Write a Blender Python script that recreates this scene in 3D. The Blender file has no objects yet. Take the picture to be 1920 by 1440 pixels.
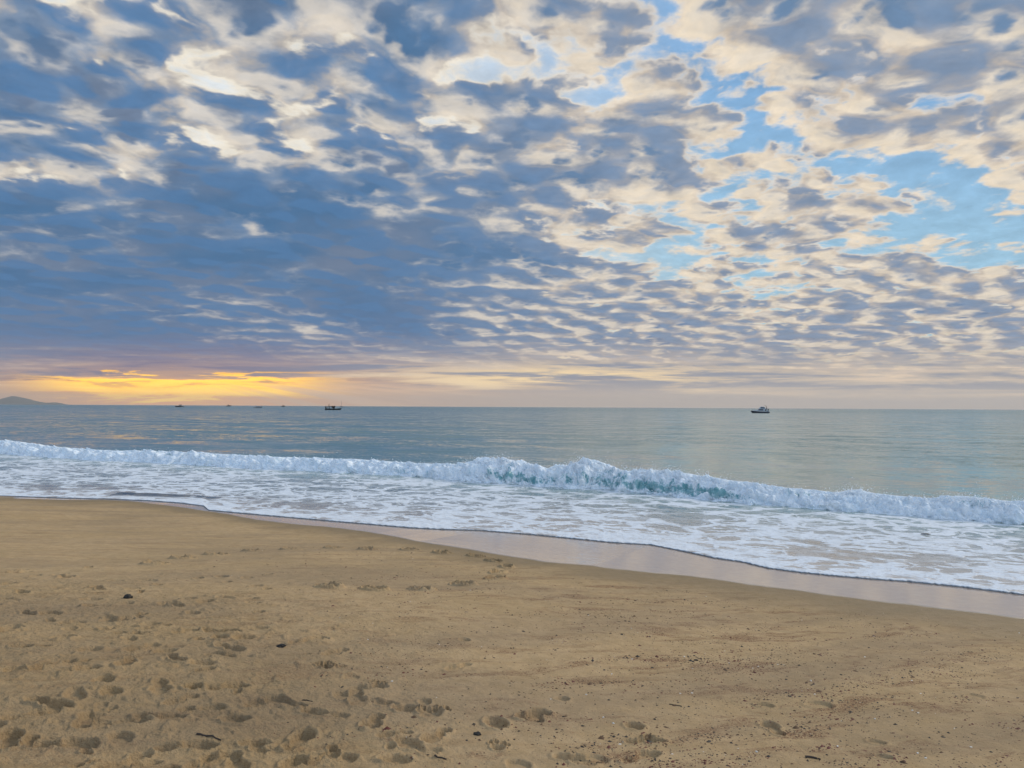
import bpy, bmesh, math, random
import numpy as np
from mathutils import Matrix, Vector
R = math.radians
scene = bpy.context.scene
COL = scene.collection

# ------------------------------------------------------------------ camera
CAM_H = 3.0                      # eye height above still water
cd = bpy.data.cameras.new("camera"); cam = bpy.data.objects.new("camera", cd); COL.objects.link(cam)
cd.sensor_width = 36; cd.lens = 26.7; cd.clip_start = 0.1; cd.clip_end = 200000
cam.matrix_world = Matrix.Translation((0, 0, CAM_H)) @ Matrix.Rotation(R(90 + 1.73), 4, 'X') @ Matrix.Rotation(R(0.3), 4, 'Z')
scene.camera = cam
vs = scene.view_settings
scene.display_settings.display_device = 'sRGB'
vs.view_transform = 'Standard'; vs.look = 'None'; vs.exposure = 0.0; vs.gamma = 1.0; vs.use_curve_mapping = False
scene.cycles.max_bounces = 6; scene.cycles.diffuse_bounces = 2; scene.cycles.glossy_bounces = 3
scene.cycles.transmission_bounces = 3; scene.cycles.volume_bounces = 0; scene.cycles.transparent_max_bounces = 6
scene.cycles.caustics_reflective = False; scene.cycles.caustics_refractive = False
scene.cycles.use_denoising = True

def lin(r, g, b):
    f = lambda c: (c/255/12.92) if c/255 <= 0.04045 else ((c/255 + 0.055)/1.055)**2.4
    return (f(r), f(g), f(b), 1.0)

# ------------------------------------------------------------------ small node language
class NT:
    def __init__(s, tree): s.t = tree; s.n = tree.nodes; s.l = tree.links
    def new(s, typ, **kw):
        n = s.n.new(typ)
        for k, v in kw.items(): setattr(n, k, v)
        return n
    def put(s, sock, v):
        if v is None: return
        if isinstance(v, bpy.types.NodeSocket): s.l.new(v, sock)
        else: sock.default_value = v
    def m(s, op, a, b=None, c=None, clamp=False):
        n = s.new('ShaderNodeMath', operation=op, use_clamp=clamp)
        for i, v in enumerate((a, b, c)): s.put(n.inputs[i], v)
        return n.outputs[0]
    def vm(s, op, a, b=None, scale=None):
        n = s.new('ShaderNodeVectorMath', operation=op); s.put(n.inputs[0], a)
        if b is not None: s.put(n.inputs[1], b)
        if scale is not None: s.put(n.inputs['Scale'], scale)
        return n.outputs['Value'] if op in ('LENGTH', 'DOT_PRODUCT', 'DISTANCE') else n.outputs[0]
    def xyz(s, x, y, z=0.0):
        n = s.new('ShaderNodeCombineXYZ')
        for i, v in enumerate((x, y, z)): s.put(n.inputs[i], v)
        return n.outputs[0]
    def sep(s, v):
        n = s.new('ShaderNodeSeparateXYZ'); s.put(n.inputs[0], v); return n.outputs
    def ss(s, x, a, b, lo=0.0, hi=1.0, kind='SMOOTHSTEP'):
        n = s.new('ShaderNodeMapRange', interpolation_type=kind, clamp=True) if kind == 'LINEAR' else s.new('ShaderNodeMapRange', interpolation_type=kind)
        for i, v in enumerate((x, a, b, lo, hi)): s.put(n.inputs[i], v)
        return n.outputs[0]
    def mix(s, f, a, b, blend='MIX'):
        n = s.new('ShaderNodeMix', data_type='RGBA', blend_type=blend, clamp_factor=True)
        s.put(n.inputs[0], f); s.put(n.inputs[6], a); s.put(n.inputs[7], b); return n.outputs[2]
    def noise(s, v, scale, detail=6, rough=0.55, lac=2.0, dim='3D', dist=0.0, color=False):
        n = s.new('ShaderNodeTexNoise', noise_dimensions=dim); s.put(n.inputs['Vector'], v)
        for k, q in (('Scale', scale), ('Detail', detail), ('Roughness', rough), ('Lacunarity', lac), ('Distortion', dist)): s.put(n.inputs[k], q)
        return n.outputs[1 if color else 0]
    def vor(s, v, scale, feature='SMOOTH_F1', detail=0, rough=0.5, smooth=0.6, rnd=1.0, dim='3D'):
        n = s.new('ShaderNodeTexVoronoi', voronoi_dimensions=dim, feature=feature, normalize=(feature == 'SMOOTH_F1')); s.put(n.inputs['Vector'], v); s.put(n.inputs['Scale'], scale)
        for k, q in (('Detail', detail), ('Roughness', rough), ('Smoothness', smooth), ('Randomness', rnd)):
            if k in n.inputs: s.put(n.inputs[k], q)
        return n.outputs['Distance']
    def ramp(s, x, stops, interp='LINEAR'):
        n = s.new('ShaderNodeValToRGB'); cr = n.color_ramp; cr.interpolation = interp
        while len(cr.elements) > 1: cr.elements.remove(cr.elements[-1])
        for i, (p, c) in enumerate(stops):
            e = cr.elements[0] if i == 0 else cr.elements.new(p)
            e.position = p; e.color = c if not isinstance(c, (int, float)) else (c, c, c, 1)
        s.put(n.inputs[0], x); return n.outputs[0]

# ------------------------------------------------------------------ sky: Nishita air with a procedural cloud deck
SUN_AZ, SUN_EL = R(-24.5), R(3.0)
w = bpy.data.worlds.new("World"); scene.world = w; w.use_nodes = True
w.node_tree.nodes.clear(); N = NT(w.node_tree)
out = N.new('ShaderNodeOutputWorld'); bg = N.new('ShaderNodeBackground')
N.l.new(bg.outputs[0], out.inputs[0])
geo = N.new('ShaderNodeTexCoord'); D_ = geo.outputs['Generated']
dn = N.vm('NORMALIZE', D_)
dx, dy, dz = N.sep(dn)
zc = N.m('MAXIMUM', dz, 0.0)
yy = N.m('MAXIMUM', dy, 0.25)
U = N.m('DIVIDE', dx, yy); V = N.m('DIVIDE', zc, yy)          # bearing and height of the view direction
nish = N.new('ShaderNodeTexSky', sky_type='NISHITA', sun_disc=False, sun_elevation=SUN_EL, sun_rotation=SUN_AZ)
nish.altitude = 0; nish.air_density = 1.0; nish.dust_density = 1.0; nish.ozone_density = 1.5
# cloud deck plane (perspective flattening with a curved-earth limit)
den = N.m('ADD', zc, 0.16)
P = N.xyz(N.m('DIVIDE', dx, den), N.m('DIVIDE', dy, den), 0.0)
warpn = N.noise(P, 2.3, 5, 0.55, color=True)
wv = N.vm('SUBTRACT', warpn, (0.5, 0.5, 0.5))
Pw = N.vm('ADD', P, N.vm('SCALE', wv, scale=0.17))

wv2 = N.vm('SUBTRACT', N.noise(P, 8.5, 3, 0.5, color=True), (0.5, 0.5, 0.5))
def density(pt, det=8, vd=2.2):
    a = N.noise(pt, 2.8, det, 0.56)
    b = N.vor(N.vm('ADD', pt, N.vm('SCALE', wv2, scale=0.08)), 6.6, detail=vd, rough=0.5, smooth=0.55, dim='2D')
    return N.m('MULTIPLY_ADD', b, -1.15, N.m('MULTIPLY_ADD', a, 1.0, 0.235))     # rounded clumps, about 0.5 +- 0.2
sunv = (math.sin(SUN_AZ), math.cos(SUN_AZ), 0)
d0 = density(Pw)
r0 = density(Pw, 3, 0.0)
r1 = density(N.vm('ADD', Pw, (sunv[0]*0.05 - 0.015, sunv[1]*0.05, 0)), 3, 0.0)
relief = N.m('SUBTRACT', r0, r1)

# how much cloud stands where: thickness of the deck by bearing (24) and height (14)
ROWS = ["524467638555556667777898",
        "855567658633334534666789"[:24],
        "976347767813443353666775",
        "867636635547531824543546",
        "557765634457877663445655",
        "863433434368736651134465",
        "347488667668876763433313",
        "974688887357477543554103",
        "777784889867336557643111",
        "777888888889755334334423",
        "888888788677665434455565",
        "877766789865656774467776",
        "999986647875656755665555",
        "777777766576556665555555"]
ROWS[1] = "855567657863334534666789"
wob = N.noise(P, 6.5, 4, 0.6, color=True)
wo = N.sep(N.vm('SUBTRACT', wob, (0.5, 0.5, 0.5)))
Uq = N.m('MULTIPLY_ADD', wo[0], 0.11, U)
Vq = N.m('MULTIPLY_ADD', wo[1], N.m('MULTIPLY_ADD', V, 0.16, 0.004), V)
ur = N.ss(Uq, -0.6747, 0.6747, 0, 1, 'LINEAR')
rows_v = [(763 - (25 + 50*j))/1423 for j in range(14)]
dv = 50/1423
T = None
for j, row in enumerate(ROWS):
    st = [((i + 0.5)/24, int(ch)/9) for i, ch in enumerate(row)]
    rmp = N.ramp(ur, st, 'B_SPLINE')
    ww = N.m('SUBTRACT', 1.0, N.m('DIVIDE', N.m('ABSOLUTE', N.m('SUBTRACT', Vq, rows_v[j])), dv))
    if j == 0: ww = N.m('MINIMUM', N.m('ADD', N.m('DIVIDE', N.m('SUBTRACT', Vq, rows_v[0]), dv), 1.0), 1.0)
    if j == 13: ww = N.m('MINIMUM', N.m('SUBTRACT', 1.0, N.m('DIVIDE', N.m('SUBTRACT', Vq, rows_v[13]), dv)), 1.0)
    ww = N.m('MAXIMUM', ww, 0.0)
    T = N.m('MULTIPLY', ww, rmp) if T is None else N.m('MULTIPLY_ADD', ww, rmp, T)
# outside the mapped part of the sky: an even broken deck
gen = N.m('MAXIMUM', N.ss(N.m('ABSOLUTE', U), 0.75, 1.3), N.ss(V, 0.56, 0.75))
T = N.m('ADD', N.m('MULTIPLY', T, N.m('SUBTRACT', 1.0, gen)), N.m('MULTIPLY', gen, 0.5))
left = N.ss(U, 0.30, -0.25)                                   # 1 towards the dark bank on the left
T = N.m('MULTIPLY_ADD', left, 0.14, T)
bank = N.m('MULTIPLY', N.ss(U, 0.12, -0.12), N.ss(V, 0.36, 0.24))
amp = N.ss(V, 0.03, 0.25, 0.8, 1.55, 'LINEAR')
amp = N.m('MULTIPLY', amp, N.m('MULTIPLY_ADD', bank, -0.60, 1.0))
fine = N.noise(Pw, 12.0, 8, 0.62)
puff = N.vor(Pw, 14.0, detail=3.0, rough=0.6, smooth=0.35, dim='2D')
Dn = N.m('ADD', T, N.m('MULTIPLY', amp, N.m('SUBTRACT', d0, 0.5)))
Ds = Dn
finea = N.m('MULTIPLY', N.m('SUBTRACT', fine, 0.5), N.m('MULTIPLY_ADD', bank, -0.65, 1.0))
Dn = N.m('ADD', N.m('MULTIPLY_ADD', finea, 0.20, Dn), N.m('MULTIPLY_ADD', puff, -0.30, 0.105))
Dc = N.m('ADD', N.m('MULTIPLY_ADD', N.m('SUBTRACT', fine, 0.5), 0.36, Ds), N.m('MULTIPLY_ADD', puff, -0.60, 0.21))

Dn = N.mix(N.m('MULTIPLY_ADD', left, -0.45, 0.6), Dn, Dc)
# colours by bearing and height
low = N.ss(V, 0.20, 0.03)
clear_r = N.mix(N.ss(V, 0.50, 0.12), lin(134, 182, 230), lin(166, 210, 236))
clear_l = N.mix(N.ss(V, 0.2, 0.5), (1.0, 0.95, 0.84, 1), lin(232, 242, 250))
nsky = N.mix(1.0, nish.outputs[0], (0.1, 0.1, 0.1, 1), 'MULTIPLY')
clear = N.mix(left, clear_r, clear_l)
clear = N.mix(0.15, clear, nsky)
soft = N.noise(Pw, 2.0, 3, 0.5)
edge = N.mix(low, N.mix(left, lin(232, 220, 204), lin(238, 229, 212)), lin(250, 230, 190))
body = N.mix(left, lin(206, 193, 178), lin(188, 182, 177))
grey = N.mix(left, lin(158, 162, 172), lin(126, 146, 172))
slate = N.mix(left, lin(108, 137, 170), N.mix(N.ss(soft, 0.38, 0.62), lin(74, 114, 154), lin(108, 126, 152)))
body = N.mix(low, body, lin(196, 184, 176)); grey = N.mix(low, grey, lin(150, 154, 168)); slate = N.mix(low, slate, lin(92, 120, 158))
alpha = N.mix(left, N.ss(Dc, 0.06, 0.34), N.ss(Dc, -0.04, 0.30))
c = N.mix(alpha, clear, edge)
c = N.mix(N.m('MULTIPLY', alpha, N.ss(Dn, 0.20, 0.40)), c, body)
c = N.mix(N.ss(Dn, 0.33, 0.60), c, grey)
c = N.mix(N.ss(Dn, 0.55, 1.0), c, slate)
# light on the sides turned to the low sun, shade on the others
incl = N.m('MULTIPLY', alpha, N.ss(Dn, 0.2, 0.40))
lit = N.m('MULTIPLY', N.ss(N.m('MULTIPLY_ADD', N.m('SUBTRACT', fine, 0.5), 0.35, relief), 0.0, 0.22), N.m('MULTIPLY', incl, N.ss(Dn, 0.95, 0.6)))
shd = N.m('MULTIPLY', N.ss(N.m('MULTIPLY_ADD', N.m('SUBTRACT', fine, 0.5), -0.2, relief), 0.02, -0.16), incl)
c = N.mix(N.m('MULTIPLY', lit, 0.65), c, N.mix(left, lin(250, 234, 208), lin(238, 226, 208)))
c = N.mix(N.m('MULTIPLY', shd, 0.8), c, N.mix(left, lin(120, 144, 174), lin(80, 122, 166)))

c = N.vm('SCALE', c, scale=N.ss(finea, -0.2, 0.2, 0.87, 1.14, 'LINEAR'))
# haze and the break of light along the horizon
streak = N.noise(N.xyz(N.m('MULTIPLY', U, 5.0), N.m('MULTIPLY', V, 85.0), 0.0), 1.0, 7, 0.6, dim='2D', dist=0.3)
su = (310 - 960)/1423
du = N.m('SUBTRACT', U, su)
def bump1(x, c0, s0): 
    q = N.m('DIVIDE', N.m('SUBTRACT', x, c0), s0)
    return N.m('EXPONENT', N.m('MULTIPLY', N.m('MULTIPLY', q, q), -1.0))
glow_h = bump1(U, su, 0.20)
wide_h = bump1(U, su, 0.42)
hz_r = N.mix(N.ss(V, 0.0, 0.06), lin(214, 198, 182), lin(200, 186, 172))
hz_l = N.mix(N.ss(V, 0.0, 0.07), lin(236, 182, 132), lin(152, 132, 146))
hz = N.mix(wide_h, hz_r, hz_l)
hz = N.mix(N.m('MULTIPLY', N.ss(streak, 0.50, 0.68), N.ss(V, 0.005, 0.03)), hz, N.mix(glow_h, lin(244, 218, 188), lin(214, 166, 132)))
hz = N.mix(N.m('MULTIPLY', N.ss(streak, 0.52, 0.38), N.ss(V, 0.01, 0.04, 0, 0.85)), hz, N.mix(glow_h, lin(136, 146, 166), lin(118, 112, 142)))
c = N.mix(N.ss(N.m('MULTIPLY_ADD', N.m('SUBTRACT', streak, 0.5), 0.06, V), 0.105, 0.035, 0, 0.95), c, hz)
# the gap where the sun stands behind the cloud
brk = N.noise(N.xyz(N.m('MULTIPLY', U, 8.0), N.m('MULTIPLY', V, 95.0), 3.0), 1.0, 6, 0.65, dist=0.5)
lowg = N.m('MULTIPLY', N.ss(N.m('MULTIPLY_ADD', N.m('SUBTRACT', brk, 0.5), 0.02, V), 0.042, 0.030), bump1(U, su + 0.02, 0.19))
c = N.mix(N.m('MULTIPLY', lowg, 0.92), c, N.mix(N.ss(V, 0.0, 0.02), (1.35, 0.60, 0.17, 1), (1.4, 0.66, 0.09, 1)))
gapv = N.m('MULTIPLY_ADD', N.m('SUBTRACT', brk, 0.5), 0.048, V)
gap = N.m('MULTIPLY', N.m('MULTIPLY', N.ss(gapv, 0.043, 0.035), N.ss(gapv, 0.003, 0.016)), bump1(U, su + 0.02, 0.19))
c = N.mix(N.ss(gap, 0.15, 0.75), c, N.mix(N.ss(brk, 0.35, 0.62), (1.85, 0.95, 0.02, 1), (2.0, 1.15, 0.08, 1)))
wisp = N.m('MULTIPLY', N.m('MULTIPLY', N.ss(brk, 0.46, 0.36), bump1(V, 0.034, 0.010)), wide_h)
c = N.mix(N.m('MULTIPLY', wisp, 0.8), c, lin(150, 118, 126))
band = N.m('MULTIPLY', bump1(N.m('MULTIPLY_ADD', N.m('SUBTRACT', streak, 0.5), 0.05, V), 0.042, 0.013), bump1(U, 0.06, 0.2))
c = N.mix(N.m('MULTIPLY', band, N.ss(streak, 0.36, 0.58)), c, (1.15, 0.86, 0.46, 1))
# rays fanning down to the right of the gap
ra = N.m('DIVIDE', N.m('SUBTRACT', 0.056, V), N.m('MAXIMUM', N.m('SUBTRACT', U, su - 0.03), 0.02))
rayn = N.noise(N.xyz(N.m('MULTIPLY', ra, 26.0), 7.0, 0.0), 1.0, 3, 0.5, dim='2D')
raym = N.m('MULTIPLY', N.m('MULTIPLY', N.ss(V, 0.036, 0.022), bump1(U, -0.22, 0.12)), N.ss(rayn, 0.40, 0.60))
c = N.mix(N.m('MULTIPLY', raym, 1.0), c, lin(250, 206, 164))
# unseen sky: dimmer overhead, tinted bluer and brightened behind to light the foam
gain = N.m('MULTIPLY', N.ss(V, 0.55, 1.3, 1.0, 0.82), N.ss(dy, 0.15, -0.5, 1.0, 1.9))   # added brightness behind the camera, lights foam and sand
c = N.mix(gen, c, N.mix(1.0, c, (0.80, 0.98, 1.22, 1), 'MULTIPLY'))
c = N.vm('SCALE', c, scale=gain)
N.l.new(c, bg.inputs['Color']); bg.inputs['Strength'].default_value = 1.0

# ------------------------------------------------------------------ soft light falling through the broken cloud on the right
sl = bpy.data.lights.new("sun", 'SUN'); sl.energy = 2.0; sl.angle = R(16); sl.color = (1.0, 0.90, 0.76)
so = bpy.data.objects.new("sun", sl); COL.objects.link(so)
LA, LE = R(58), R(30)
sd = Vector((math.sin(LA)*math.cos(LE), math.cos(LA)*math.cos(LE), math.sin(LE)))
so.rotation_euler = sd.to_track_quat('Z', 'Y').to_euler()

# ------------------------------------------------------------------ helpers
F_PX = 1423.0
CM = np.array(cam.matrix_world.to_3x3())
def ray(px, py):
    v = CM @ np.array([(px - 960)/F_PX, (720 - py)/F_PX, -1.0]); return v
def on_plane(px, py, z=0.0):
    v = ray(px, py); t = (z - CAM_H)/v[2]; return np.array([v[0]*t, v[1]*t])
ES = np.array([0.894427, -0.447214]); ED = np.array([0.447214, 0.894427])   # along the shore, out to sea

class Perlin:
    def __init__(s, seed):
        r = np.random.RandomState(seed); p = r.permutation(256); s.p = np.concatenate([p, p]).astype(np.int32)
        g = r.normal(size=(256, 3)); s.g = (g/np.linalg.norm(g, axis=1)[:, None]).astype(np.float32)
    def __call__(s, x, y, z=None):
        x = np.asarray(x, np.float32); y = np.asarray(y, np.float32)
        z = np.zeros_like(x) if z is None else np.asarray(z, np.float32)
        xi = np.floor(x).astype(np.int32); yi = np.floor(y).astype(np.int32); zi = np.floor(z).astype(np.int32)
        xf = x - xi; yf = y - yi; zf = z - zi
        f = lambda t: t*t*t*(t*(t*6 - 15) + 10)
        u, v, w_ = f(xf), f(yf), f(zf); tot = 0
        for a in (0, 1):
            for b in (0, 1):
                for c_ in (0, 1):
                    if z.max() == z.min() == 0 and c_ == 1: continue
                    h = s.p[(s.p[(s.p[(xi + a) & 255] + yi + b) & 255] + zi + c_) & 255]
                    gr = s.g[h]
                    d = gr[..., 0]*(xf - a) + gr[..., 1]*(yf - b) + gr[..., 2]*(zf - c_)
                    tot = tot + d*(u if a else 1 - u)*(v if b else 1 - v)*((w_ if c_ else 1 - w_))
        return tot*1.5
def fbm(p, x, y, z=None, octv=4, gain=0.5, ridge=False):
    t = 0; a = 1.0; fr = 1.0
    for i in range(octv):
        n = p(x*fr + 17.3*i, y*fr - 9.1*i, None if z is None else z*fr + 3.7*i)
        t = t + a*((np.abs(n)*2 - 0.6) if ridge else n); a *= gain; fr *= 2.03
    return t
def sstep(a, b, x):
    t = np.clip((x - a)/(b - a), 0, 1); return t*t*(3 - 2*t)

def mesh_np(name, verts, faces, mat=None, smooth=True, attrs=None, parent=None):
    """verts (n,3), faces (m,k) all of one arity"""
    me = bpy.data.meshes.new(name)
    verts = np.ascontiguousarray(verts, np.float32); faces = np.ascontiguousarray(faces, np.int32)
    n, m_, k = len(verts), len(faces), faces.shape[1]
    me.vertices.add(n); me.vertices.foreach_set('co', verts.ravel())
    me.loops.add(m_*k); me.loops.foreach_set('vertex_index', faces.ravel())
    me.polygons.add(m_); me.polygons.foreach_set('loop_start', np.arange(0, m_*k, k, dtype=np.int32))
    me.update(calc_edges=True)
    if smooth: me.polygons.foreach_set('use_smooth', np.ones(m_, bool))
    for an, av in (attrs or {}).items():
        at = me.attributes.new(an, 'FLOAT', 'POINT'); at.data.foreach_set('value', np.ascontiguousarray(av, np.float32).ravel())
    me.validate()
    o = bpy.data.objects.new(name, me); COL.objects.link(o)
    for q in (mat if isinstance(mat, (list, tuple)) else [mat]):
        if q: me.materials.append(q)
    if parent: o.parent = parent
    return o
def grid_faces(nr, nc, wrap=False):
    r = np.arange(nr - 1)[:, None]; cc = np.arange(nc if wrap else nc - 1)[None, :]
    a = r*nc + cc; b = r*nc + (cc + 1) % nc
    return np.stack([a, b, b + nc, a + nc], -1).reshape(-1, 4)
def tag(o, label=None, cat=None, group=None, kind=None):
    if label: o['label'] = label
    if cat: o['category'] = cat
    if group: o['group'] = group
    if kind: o['kind'] = kind
    return o
def material(name):
    mt = bpy.data.materials.new(name); mt.use_nodes = True; mt.node_tree.nodes.clear(); n = NT(mt.node_tree)
    o = n.new('ShaderNodeOutputMaterial'); return mt, n, o
def plain(name, col, rough=0.5, spec=0.5, metal=0.0, var=0.12, scale=6.0):
    mt, n, o = material(name); b = n.new('ShaderNodeBsdfPrincipled')
    tc = n.new('ShaderNodeTexCoord').outputs['Object']
    f = n.noise(tc, scale, 5, 0.6)
    c1 = tuple(x*(1 - var) for x in col[:3]) + (1,); c2 = tuple(min(1, x*(1 + var)) for x in col[:3]) + (1,)
    n.put(b.inputs['Base Color'], n.mix(f, c1, c2)); b.inputs['Roughness'].default_value = rough
    b.inputs['Specular IOR Level'].default_value = spec; b.inputs['Metallic'].default_value = metal
    n.l.new(b.outputs[0], o.inputs[0]); return mt

# ------------------------------------------------------------------ shoreline curves (on the ground)
Z_EDGE = 0.06
sw_px = [(0,930),(120,934),(200,936),(280,939),(340,943.5),(382,949),(392,957),(480,965),(560,972),(640,979),(700,984),(770,990),(830,993),(900,995),(1000,1003),(1080,1011),(1150,1018),(1220,1022),(1290,1036),(1340,1047),(1390,1054),(1440,1066),(1500,1074),(1560,1080),(1630,1086),(1700,1091),(1800,1101),(1920,1116)]
sw = np.array([on_plane(x, y, Z_EDGE) for x, y in sw_px])
sw = np.vstack([sw[0] + np.array([-0.93, 0.30])*np.array([[400], [60], [8]]), sw, sw[-1] + np.array([0.83, -0.56])*np.array([[6], [40], [300]])])
sw_s, sw_d = sw @ ES, sw @ ED
ord_ = np.argsort(sw_s); sw_s, sw_d = sw_s[ord_], sw_d[ord_]
def d_water(s): return np.interp(s, sw_s, sw_d)
def z_sand_raw(dp):
    """sand height by distance landward of the water's edge"""
    dp = np.asarray(dp, float)
    xs = np.array([-30000, -300, -40, 0, 2.5, 4, 16, 30, 60, 30000.0])
    zs = np.array([-14, -9, -2.4, Z_EDGE, Z_EDGE + .14, Z_EDGE + .25, Z_EDGE + 1.48, 2.1, 2.6, 3.0])
    return np.interp(dp, xs, zs)
def z_beach(x, y):
    s = x*ES[0] + y*ES[1]; d = x*ED[0] + y*ED[1]
    dp = d_water(s) - d
    return (z_sand_raw(dp - .5) + z_sand_raw(dp) + z_sand_raw(dp + .5))/3
def hit_sand(px, py):
    v = ray(px, py); t0, t1 = 1.0, 80.0/abs(v[2])*0.02 + 60
    ts = np.linspace(1.0, 70.0, 2800); xs = v[0]*ts; ys = v[1]*ts; zz = CAM_H + v[2]*ts
    k = np.argmax(zz < z_beach(xs, ys)); t = ts[k]
    return np.array([v[0]*t, v[1]*t])

# edge of the glazed wet band, as range by bearing
wet_px = [(0,934),(120,937),(200,937),(240,939),(280,943.5),(330,950),(384,957.5),(400,959.5),(480,974),(560,983),(640,990),(720,1002),(800,1018),(880,1030),(960,1043),(1050,1056),(1130,1064),(1200,1072),(1290,1079),(1400,1095),(1500,1107),(1620,1125),(1760,1141),(1920,1157)]
wet_pts = np.array([hit_sand(x, y) for x, y in wet_px])
wet_th = np.arctan2(wet_pts[:, 0], wet_pts[:, 1]); wet_r = np.hypot(wet_pts[:, 0], wet_pts[:, 1])
edge_dense = np.stack([np.interp(np.linspace(0, 1, 4000), np.linspace(0, 1, len(sw_s)), sw_s), np.interp(np.linspace(0, 1, 4000), np.linspace(0, 1, len(sw_s)), sw_d)], 1)
edge_xy = edge_dense[:, :1]*ES + edge_dense[:, 1:]*ED
ed_th = np.arctan2(edge_xy[:, 0], edge_xy[:, 1]); ed_r = np.hypot(edge_xy[:, 0], edge_xy[:, 1])
oo = np.argsort(ed_th); ed_th, ed_r = ed_th[oo], ed_r[oo]
def r_edge(th): return np.interp(th, ed_th, ed_r)

P1, P2, P3, P4 = Perlin(1), Perlin(2), Perlin(3), Perlin(4)

# ------------------------------------------------------------------ materials of the shore
def sand_material():
    mt, n, o = material("beach sand"); b = n.new('ShaderNodeBsdfPrincipled')
    pos = n.new('ShaderNodeNewGeometry').outputs['Position']
    wet = n.new('ShaderNodeAttribute', attribute_name='wet').outputs['Fac']
    damp = n.new('ShaderNodeAttribute', attribute_name='damp').outputs['Fac']
    big = n.noise(pos, 0.55, 5, 0.55); mid = n.noise(pos, 6.0, 6, 0.65); grain = n.noise(pos, 160.0, 3, 0.7)
    rot = n.new('ShaderNodeVectorRotate', rotation_type='Z_AXIS'); n.put(rot.inputs['Vector'], pos); rot.inputs['Angle'].default_value = R(-24)
    rx, ry, rz = n.sep(rot.outputs[0])
    stk = n.noise(n.xyz(n.m('MULTIPLY', rx, 0.7), n.m('MULTIPLY', ry, 5.0), 0.0), 1.0, 6, 0.62, dist=0.4)
    dry = n.mix(n.ss(mid, 0.3, 0.7), (0.445, 0.303, 0.155, 1), (0.537, 0.374, 0.204, 1))
    dry = n.mix(n.ss(big, 0.35, 0.7, 0, 0.5), dry, (0.406, 0.281, 0.141, 1))
    dry = n.mix(n.ss(stk, 0.55, 0.70, 0, 0.45), dry, (0.273, 0.165, 0.080, 1))
    dry = n.mix(n.ss(grain, 0.56, 0.72, 0, 0.7), dry, (0.162, 0.103, 0.054, 1))
    dry = n.mix(n.ss(grain, 0.42, 0.26, 0, 0.6), dry, (0.627, 0.486, 0.320, 1))
    fl_ = n.noise(pos, 38.0, 4, 0.8); dry = n.mix(n.ss(fl_, 0.57, 0.70, 0, 0.5), dry, (0.212, 0.153, 0.087, 1))
    # reddish tide streaks of fine weed, thickest on the firm sand to the right
    px_, py__, pz_ = n.sep(pos)
    tz = n.noise(n.xyz(n.m('MULTIPLY', rx, 1.1), n.m('MULTIPLY', ry, 3.4), 5.0), 1.0, 7, 0.68, dist=0.6)
    spk = n.noise(pos, 70.0, 3, 0.75)
    rz_ = n.m('MULTIPLY', n.ss(px_, -3.5, 1.5, 0.25, 1.0), n.ss(tz, 0.51, 0.63))
    dry = n.mix(n.m('MULTIPLY', rz_, n.ss(spk, 0.42, 0.56)), dry, n.mix(big, (0.172, 0.091, 0.052, 1), (0.229, 0.120, 0.066, 1)))
    tone = n.noise(n.xyz(n.m('MULTIPLY', rx, 0.25), n.m('MULTIPLY', ry, 0.9), 2.0), 1.0, 4, 0.55)
    dry = n.mix(n.ss(tone, 0.40, 0.66, 0, 0.45), dry, (0.270, 0.199, 0.127, 1))
    dampc = n.mix(n.ss(mid, 0.3, 0.7), (0.252, 0.178, 0.088, 1), (0.294, 0.206, 0.111, 1))
    c_ = n.mix(damp, dry, dampc)
    c_ = n.mix(wet, c_, n.mix(n.ss(mid, .3, .7), (0.44, 0.32, 0.23, 1), (0.48, 0.36, 0.26, 1)))
    n.put(b.inputs['Base Color'], c_)
    n.put(b.inputs['Roughness'], n.mix(wet, n.mix(damp, (0.95,)*3 + (1,), (0.62,)*3 + (1,)), (0.07, 0.07, 0.07, 1)))
    n.put(b.inputs['IOR'], n.ss(wet, 0, 1, 1.4, 2.3))
    n.put(b.inputs['Specular IOR Level'], n.ss(n.m('ADD', wet, n.m('MULTIPLY', damp, 0.3)), 0, 1, 0.12, 0.6))
    h = n.m('ADD', n.m('MULTIPLY', n.noise(pos, 42.0, 4, 0.65), 0.006), n.m('MULTIPLY', grain, 0.004))
    trd = n.new('ShaderNodeAttribute', attribute_name='trod').outputs['Fac']
    h = n.m('ADD', h, n.m('MULTIPLY', stk, 0.020))
    h = n.m('ADD', h, n.m('MULTIPLY', trd, n.m('MULTIPLY', n.noise(pos, 17.0, 6, 0.68), 0.045)))
    h = n.m('ADD', h, n.m('MULTIPLY', n.noise(pos, 11.0, 5, 0.66), 0.012))
    h = n.m('MULTIPLY', h, n.m('SUBTRACT', 1.0, n.m('MULTIPLY', wet, 0.985)))
    h = n.m('ADD', h, n.m('MULTIPLY', n.m('MULTIPLY', wet, n.noise(pos, 9.0, 4, 0.6)), 0.0012))
    bp = n.new('ShaderNodeBump'); bp.inputs['Strength'].default_value = 1.0; bp.inputs['Distance'].default_value = 1.0
    n.put(bp.inputs['Height'], h); n.l.new(bp.outputs[0], b.inputs['Normal'])
    n.l.new(b.outputs[0], o.inputs[0]); return mt

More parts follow.
